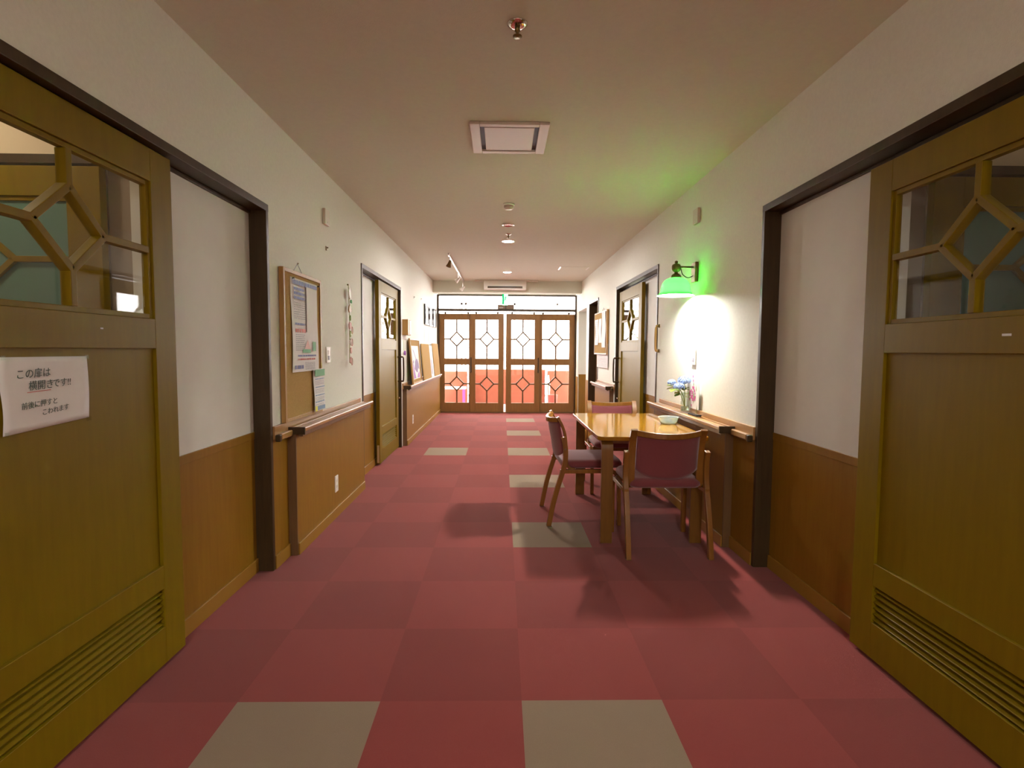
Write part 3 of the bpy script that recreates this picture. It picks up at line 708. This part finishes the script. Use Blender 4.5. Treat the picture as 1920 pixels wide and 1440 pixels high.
obj('water', MB().lathe([(0, .012), (.0300, .012), (.0300, .045), (0, .045)], n=24), 'bowlg', r, sm=True)
def hydrangea(dx, dy, hz, R, label, leaves=6):
    r = thing('hydrangea', label, 'flower', (VX, VY, .79), 0, 'blue flowers in the glass vase')
    rnd = random.Random(int(1000*hz+R*999))
    obj('stem', MB().tube(smooth([(0, 0, 0), (dx*.25, dy*.25, .10), (dx, dy, hz)]), .003, 8), 'stem', r, sm=True)
    mb = MB()
    for k in range(70):
        a, t = rnd.uniform(0, 2*PI), rnd.uniform(-.25, 1); q = math.sqrt(max(0, 1-t*t))
        p = Vector((dx+R*q*math.cos(a), dy+R*q*math.sin(a), hz+R*.75*t)); nrm = Vector((q*math.cos(a), q*math.sin(a), t)).normalized()
        u = nrm.cross(Vector((.2, .3, .9))).normalized(); v = nrm.cross(u)
        for e in range(4):
            d = u*math.cos(e*PI/2)+v*math.sin(e*PI/2); w = u*math.cos(e*PI/2+PI/2)+v*math.sin(e*PI/2+PI/2)
            mb.face([mb.bm.verts.new(c) for c in (p, p+d*.007+w*.005, p+d*.012+nrm*.002, p+d*.007-w*.005)])
    mb.ball((dx, dy, hz), R*.62, 2, (1, 1, .75))
    obj('flower_head', mb, 'petal', r)
    for k in range(leaves):
        a = k*2.1+hz*10; d = Vector((math.cos(a), math.sin(a), -.35 if k % 2 else .15)); s_ = Vector((-math.sin(a), math.cos(a), 0)); c = Vector((dx*.85, dy*.85, hz-.03)); mb = MB()
        c = c+Vector((0, 0, -.012*(k % 3))); L = [c, c+d*.02+s_*.017, c+d*.045+s_*.021, c+d*.075, c+d*.045-s_*.021, c+d*.02-s_*.017]
        mb.prism([tuple(q) for q in L], (0, 0, .0015)); obj('leaf', mb, 'leaf', r)
hydrangea(-.055, -.015, .178, .042, 'lower blue flower cluster at the front of the vase')
hydrangea(.0, .03, .222, .050, 'topmost blue flower cluster in the vase')
hydrangea(-.075, .10, .205, .032, 'small blue flower cluster at the left of the vase', 4)
r = thing('remote_control', 'small black glossy remote lying on the right shelf beside vase', 'remote', (1.395, 3.88, .7765), .12)
obj('body', MB().box(-.020, .020, -.07, .07, 0, .014), 'blackm', r, bevel=.005, seg=3); obj('button_strip', MB().box(-.010, .010, -.055, -.01, .0141, .016), 'chrome', r, bevel=.0005)
r = thing('flower_picture', 'small picture of pink flowers propped on the right shelf rail', 'picture', (RW-.0165, 4.19, .811), RR)
obj('card', MB().box(0, .26, -.003, -.0005, 0, .20), 'paper', r)
f = MB(); rnd = random.Random(3)
for k in range(22):
    cx, cz = .125+rnd.gauss(0, .03), .11+rnd.gauss(0, .04); R = rnd.uniform(.008, .02)
    f.prism([(cx+R*math.cos(t*PI/4)*(1 if t % 2 else .6), -.0034-.0001*(k % 5), cz+R*math.sin(t*PI/4)*(1 if t % 2 else .6)) for t in range(8)], (0, -.0003, 0))
obj('pink_blossoms', f, 'magenta', r)
f = MB()
for k in range(9):
    cx, cz = .16+rnd.gauss(0, .03), .10+rnd.gauss(0, .05)
    f.prism([(cx-.006, -.0032, cz-.02), (cx+.008, -.0032, cz), (cx, -.0032, cz+.03)], (0, -.0003, 0))
obj('painted_leaves', f, 'leaf', r)

# ------------------------------------------------------------------ right wall fittings
def switch(side, y, z, label, w=.09, h=.12, keys=2):
    r = thing('light_switch', label, 'switch', ((LW if side < 0 else RW)-side*.0005, y, z), LR if side < 0 else RR)
    obj('plate', MB().box(-w/2, w/2, -.009, 0, -h/2, h/2), 'white', r, bevel=.002)
    for k in range(keys):
        z0 = -h*.32+k*h*.34; obj('rocker', MB().box(-w*.22, w*.22, -.012, -.0091, z0, z0+h*.27), 'ivory' if k else 'inkg', r, bevel=.001)
switch(1, 4.10, 1.20, 'white light switch on the right wall under the lamp glow')
switch(-1, 4.0, 1.20, 'white wall switch to the right of the big cork board', .085, .115)
def outlet(side, y, z, off, label):
    r = thing('power_outlet', label, 'outlet', ((LW if side < 0 else RW)-side*off, y, z), LR if side < 0 else RR)
    obj('plate', MB().box(-.035, .035, -.007, 0, -.06, .06), 'white', r, bevel=.002)
    for z0 in (-.03, .012): obj('socket', MB().box(-.014, .014, -.0085, -.0071, z0, z0+.02), 'ivory', r)
outlet(-1, 3.98, .25, .0555, 'white power outlet low on the left wainscot under the near shelf')
outlet(-1, 7.42, .29, .0555, 'white power outlet low on the far left wainscot')
def wall_speaker(side, y, z, label):
    r = thing('wall_sounder', label, 'wall fitting', ((LW if side < 0 else RW)-side*.0005, y, z), LR if side < 0 else RR)
    obj('body', MB().box(-.05, .05, -.022, 0, -.055, .055), 'ivory', r, bevel=.004); obj('screw_cap', MB().lathe([(.006, 0), (.006, -.003)], (0, -.022, -.035), 10, 'y'), 'white', r)
wall_speaker(-1, 3.98, 2.185, 'small ivory box high on the left wall above the pinboard')
wall_speaker(1, 4.10, 2.25, 'small ivory box high on the right wall above the green lamp')
r = thing('grab_handle', 'vertical light wood grab bar on the right wall beside middle door', 'handle', (RW-.0005, 5.03, 1.36), RR)
obj('grip', MB().tube(smooth([(0, -.012, -.115), (0, -.032, -.105), (0, -.036, 0), (0, -.032, .105), (0, -.012, .115)], 5), .011), 'pine', r, sm=True)
for z in (-.115, .115): obj('mount', MB().box(-.014, .014, -.016, 0, z-.016, z+.016), 'brass', r, bevel=.003)

# cork boards with papers
def lines(parent, x0, x1, z0, z1, y, rows, m, seed, h=.006, name='printed_lines'):
    rnd = random.Random(seed); mb = MB()
    for k in range(rows):
        z = z1-(k+.5)*(z1-z0)/rows; x = x0
        while x < x1-.008:
            w = rnd.uniform(.006, .03); mb.box(x, min(x+w, x1), y-.0004, y, z-h/2, z+h/2); x += w+rnd.uniform(.002, .008)
    return obj(name, mb, m, parent)
r = thing('cork_board', 'large cork pinboard hanging on the left wall with posters pinned to it', 'pinboard', (LW+.0005, 3.145, .812), LR)
BW, BH = .645, .90
f = MB(); f.box(0, .022, -.03, -.002, 0, BH); f.box(BW-.022, BW, -.03, -.002, 0, BH); f.box(.022, BW-.022, -.03, -.002, 0, .02); f.box(.022, BW-.022, -.03, -.002, BH-.022, BH)
obj('frame', f, 'pine', r, bevel=.002); obj('cork_panel', MB().box(.022, BW-.022, -.022, -.004, .02, BH-.022), 'cork', r)
obj('hanging_cord', MB().tube([(.20, -.01, BH), (.275, -.008, BH+.055), (.35, -.01, BH)], .002, 6), 'inkg', r)
obj('wall_hook', MB().ball((.275, -.010, BH+.058), .007, 1), 'chrome', r)
LX = LW+.0005+.0235
p = thing('poster', 'long white printed information poster pinned on the left cork board', 'poster', (LX, 3.262, 1.10), LR)
obj('sheet', sheet(0, .455, 0, .570, 0, .006, wave=1.6), 'paper', p, sm=True); Y = -.0085
lines(p, .01, .43, .53, .56, Y, 1, 'inkb', 1, .026); lines(p, .03, .21, .44, .52, Y, 3, 'inkb', 2, .016); lines(p, .03, .22, .32, .43, Y, 8, 'inkg', 3, .004)
lines(p, .04, .21, .275, .315, Y, 1, 'inkb', 4, .012); lines(p, .05, .22, .24, .27, Y, 1, 'inkr', 5, .022); lines(p, .05, .20, .13, .235, Y, 9, 'inkg', 6, .004)
lines(p, .08, .40, .085, .115, Y, 1, 'inkb', 7, .010); lines(p, .08, .38, .068, .088, Y, 1, 'inkr', 8, .010); lines(p, .03, .18, .015, .045, Y, 1, 'inkb', 9, .022); lines(p, .20, .38, .01, .06, Y, 6, 'inkg', 10, .003)
obj('folded_flap', MB().box(.235, .43, Y-.0012, Y-.0006, .25, .535), 'paper', p)
f = MB(); f.box(.16, .30, Y-.0004, Y, .118, .140); f.box(.34, .40, Y-.0004, Y, .13, .19); obj('green_print', f, 'inkG', p)
obj('rose_print', MB().prism([(.19, Y, .142), (.30, Y, .142), (.25, Y, .20)], (0, -.0004, 0)), 'rose', p)
for x in (.005, .45): obj('push_pin', MB().lathe([(.005, 0), (.003, -.006), (.006, -.012), (0, -.013)], (x if x > .1 else x+.006, Y, .562), 10, 'y'), 'blackm', p)
p = thing('flyer', 'narrow printed flyer hanging at the lower right of left cork board', 'flyer', (LX+.009, 3.60, .825), LR)
obj('sheet', sheet(0, .215, 0, .285, 0, .006, wave=2.0), 'paper', p, sm=True); Y = -.008
f = MB(); f.box(.012, .205, Y-.0005, Y, .235, .28); obj('green_header', f, 'inkG', p); obj('blue_footer', MB().box(.05, .205, Y-.0005, Y, .006, .032), 'sky', p)
obj('yellow_patch', MB().box(.01, .05, Y-.0005, Y, .002, .035), 'yellow', p)
for k, z in enumerate((.205, .150, .095, .05)): lines(p, .015, .20, z, z+.024, Y, 1, 'sky', 20+k, .007); lines(p, .015, .19, z-.03, z, Y, 3, 'inkg', 30+k, .0025)
# garland
p = thing('paper_garland', 'hanging strip of small paper and shell ornaments on the left wall', 'garland', (LW+.0005, 4.52, 1.10), LR)
obj('string', MB().tube([(0, -.012, .67), (.008, -.018, .35), (0, -.015, .03)], .0025, 6), 'stem', p)
obj('hook', MB().ball((0, -.008, .672), .008, 1), 'brass', p)
def orn(z, x, w, h, m, seed, nm):
    rnd = random.Random(seed); pts = []
    for k in range(9):
        a = 2*PI*k/9; q = 1+rnd.uniform(-.25, .2); pts.append((x+w*q*math.cos(a), -.030, z+h*q*math.sin(a)))
    obj(nm, MB().prism(pts, (0, .010, 0)), m, p, bevel=.001)
for z, x, w, h, m in ((.60, -.012, .028, .042, 'ivory'), (.535, .03, .018, .016, 'inkG'), (.475, -.01, .035, .032, 'pine'), (.40, 0, .014, .02, 'leaf'), (.335, -.005, .035, .03, 'rose'), (.27, .0, .018, .028, 'stem'), (.20, .005, .025, .03, 'ivory'), (.13, .01, .02, .025, 'rose'), (.05, .0, .022, .03, 'rose')):
    orn(z, x, w, h, m, int(z*1000), 'ornament')
for x, z in ((.035, .30), (.03, .20), (.02, .04)):
    obj('paper_loop', MB().tube([(x+.018*math.cos(t*PI/5), -.03, z+.03*math.sin(t*PI/5)) for t in range(11)], .003, 6), 'rose', p)
for y, z, l in ((4.0, 1.975, 'small metal picture hook on the left wall above the switch'), (7.9, 2.0, 'small metal picture hook on the far left wall, nearer'), (8.6, 2.04, 'small metal picture hook on the far left wall, farther')):
    tag(obj('picture_hook', MB().box(LW+.0005, LW+.006, y-.008, y+.008, z-.02, z+.01).ball((LW+.012, y, z), .007, 1), 'brass'), l, 'hook')

# right pinboard
BX = RW-.0005
r = thing('cork_board', 'cork pinboard hanging at an angle on the far right wall', 'pinboard', (BX, 8.40, 1.19), RR)
f = MB(); BW, BH = .98, .62
f.box(0, .02, -.035, -.005, 0, BH); f.box(BW-.02, BW, -.035, -.005, 0, BH); f.box(.02, BW-.02, -.035, -.005, 0, .02); f.box(.02, BW-.02, -.035, -.005, BH-.02, BH)
obj('frame', f, 'pine', r, bevel=.002); obj('cork_panel', MB().box(.02, BW-.02, -.028, -.006, .02, BH-.02), 'cork', r)
obj('hanging_cord', MB().tube([(.5, -.01, BH), (.6, -.008, BH+.05), (.7, -.01, BH)], .002, 6), 'inkg', r)
for (x0, x1, z0, z1, lab, yy, pr) in ((.62, .90, .10, .60, 'longest bright white sheet on the far right pinboard', .031, 0), (.08, .34, .14, .52, 'wavy white sheet at the left of the far right pinboard', .031, 1), (.36, .58, .17, .52, 'yellowish sheet between white sheets on the far right pinboard', .030, 0)):
    p = thing('pinned_sheet', lab, 'paper', (BX-yy, 8.40-x0, 1.19+z0), RR)
    obj('sheet', sheet(0, x1-x0, 0, z1-z0, 0, .008, wave=2.4, ph=x0*9), 'paper', p, sm=True)
    if pr: lines(p, .03, x1-x0-.03, .02, z1-z0-.03, -.0105, 12, 'inkg', 51, .004)
p = thing('map_sheet', 'grey printed map sheet hanging below the far right pinboard', 'paper', (BX-.012, 8.25, 1.0), RR)
obj('sheet', sheet(0, .85, 0, .34, 0, .004, wave=1.5), 'paper', p, sm=True)
lines(p, .03, .80, .02, .32, -.007, 14, 'inkg', 61, .003); lines(p, .10, .5, .05, .28, -.0074, 5, 'rose', 62, .003)

# ------------------------------------------------------------------ far left wall
p = thing('wall_box', 'narrow wooden box with white front on the far left wall by the door', 'wall box', (LW+.0005, 6.98, 1.43), LR)
obj('box', MB().box(0, .22, -.075, 0, 0, .20), 'pine', p, bevel=.003); obj('white_side', MB().box(.10, .22, -.079, -.0752, .01, .19), 'paper', p)
p = thing('dried_flower', 'small purple dried flower hanging on far left wall by the door', 'flower', (LW+.0005, 7.05, 1.20), LR)
f = MB()
for k in range(7): f.ball((.02*math.cos(k), -.02, .02*math.sin(k)), .013, 1)
obj('blossom', f, 'violet', p, sm=True); obj('string', MB().tube([(0, -.012, .0), (0, -.006, .16)], .002, 5), 'stem', p)
# boards leaning on the far left shelf (foot on shelf, top against the wall)
def leaner(name, label, cat, y0, wd, ht, mats, framed=None, lean=.05, extra=None):
    r = thing(name, label, cat, (LW+.075, y0, .7765 if True else 0), LR)
    ang = math.asin(lean/ht); r.rotation_euler = (0, 0, LR)
    up = Vector((0, math.sin(ang), math.cos(ang)))
    def bx(mb, a, b, c, d, t0, t1):
        n = Vector((0, -math.cos(ang), math.sin(ang)))
        pts = [Vector((a, 0, 0))+up*c+n*t0, Vector((b, 0, 0))+up*c+n*t0, Vector((b, 0, 0))+up*d+n*t0, Vector((a, 0, 0))+up*d+n*t0]
        mb.prism([tuple(q) for q in pts], n*(t1-t0)); return mb
    if framed:
        f = MB(); e = .02
        for a, b, c, d in ((0, e, 0, ht), (wd-e, wd, 0, ht), (e, wd-e, 0, e), (e, wd-e, ht-e, ht)): bx(f, a, b, c, d, 0, .022)
        obj('frame', f, framed, r)
        obj('panel', bx(MB(), e, wd-e, e, ht-e, .002, .014), mats, r)
    else: obj('panel', bx(MB(), 0, wd, 0, ht, 0, .012), mats, r)
    if extra: extra(r, bx)
    return r
def paint(r, bx):
    obj('painted_sheet', bx(MB(), .10, .66, .06, .52, .0142, .0152), 'paper', r)
    def poly(pts, m, nm):
        f = MB(); ang = math.asin(.05/.62); up = Vector((0, math.sin(ang), math.cos(ang))); n = Vector((0, -math.cos(ang), math.sin(ang)))
        f.prism([tuple(Vector((a, 0, 0))+up*b+n*.0153) for a, b in pts], n*.0006); obj(nm, f, m, r)
    poly([(.22, .20), (.30, .30), (.38, .34), (.50, .33), (.60, .27), (.62, .18), (.52, .21), (.45, .14), (.34, .16)], 'purple', 'dark_petal')
    poly([(.11, .07), (.11, .28), (.17, .26), (.22, .16), (.30, .07)], 'violet', 'violet_petal')
    poly([(.40, .07), (.46, .12), (.62, .16), (.64, .07)], 'violet', 'violet_petal')
    poly([(.20, .46), (.215, .47), (.42, .34), (.40, .33)], 'purple', 'ink_stroke'); poly([(.12, .30), (.20, .33), (.19, .29), (.13, .26)], 'purple', 'ink_stroke')
leaner('painting', 'framed purple and white flower painting on the far left shelf', 'painting', 7.28, .80, .62, 'cork', 'pine', .05, paint)
leaner('cork_board', 'plain cork board leaning on far left shelf beside the purple painting', 'pinboard', 8.33, .86, .56, 'cork', None, .05)
def papers(r, bx): obj('printed_area', bx(MB(), .04, .22, .05, .30, .0122, .013), 'inkg', r)
leaner('notice_panel', 'white and grey printed panel leaning between two cork boards', 'panel', 9.24, .34, .54, 'paper', None, .05, papers)
leaner('cork_board', 'plain cork board leaning on far left shelf nearest the entrance doors', 'pinboard', 9.66, .82, .58, 'cork', None, .05)
tag(obj('storage_box', MB().box(LW+.02, LW+.075, 8.16, 8.30, .7765, .84), 'blackm', bevel=.004), 'small black box between painting and cork board on far left shelf', 'box')
tag(obj('storage_box', MB().box(LW+.02, LW+.08, 9.59, 9.65, .7765, .86), 'blackm', bevel=.004), 'small dark box beside the far cork board on far left shelf', 'box')
for k, y in enumerate((8.90, 9.42, 9.94)):
    p = thing('framed_certificate', 'black framed certificate on the far left wall, %s of three' % ('nearest', 'middle', 'farthest')[k], 'picture frame', (LW+.0005, y, 1.66), LR, 'black framed certificates on the far left wall')
    f = MB(); w, h, e = .42, .33, .022
    for a, b, c, d in ((0, e, 0, h), (w-e, w, 0, h), (e, w-e, 0, e), (e, w-e, h-e, h)): f.box(a, b, -.03, 0, c, d)
    obj('frame', f, 'blackm', p, bevel=.002); obj('certificate', MB().box(e, w-e, -.018, -.002, e, h-e), 'paper', p)
    lines(p, .08, w-.08, .08, .25, -.0185, 5, 'inkg', 70+k, .005)
for k, (y, z, w, h, l) in enumerate(((8.95, 1.38, .36, .25, 'nearest'), (9.45, 1.39, .36, .26, 'middle'), (9.95, 1.38, .40, .26, 'farthest'))):
    p = thing('wall_notice', 'white paper on far left wall under black frames, %s of three' % l, 'paper', (LW+.0005, y, z), LR, 'white papers under the black frames')
    obj('sheet', MB().box(0, w, -.002, 0, 0, h), 'paper', p); lines(p, .03, w-.05, .03, h-.03, -.0022, 6, 'inkg' if k < 2 else 'rose', 80+k, .004)
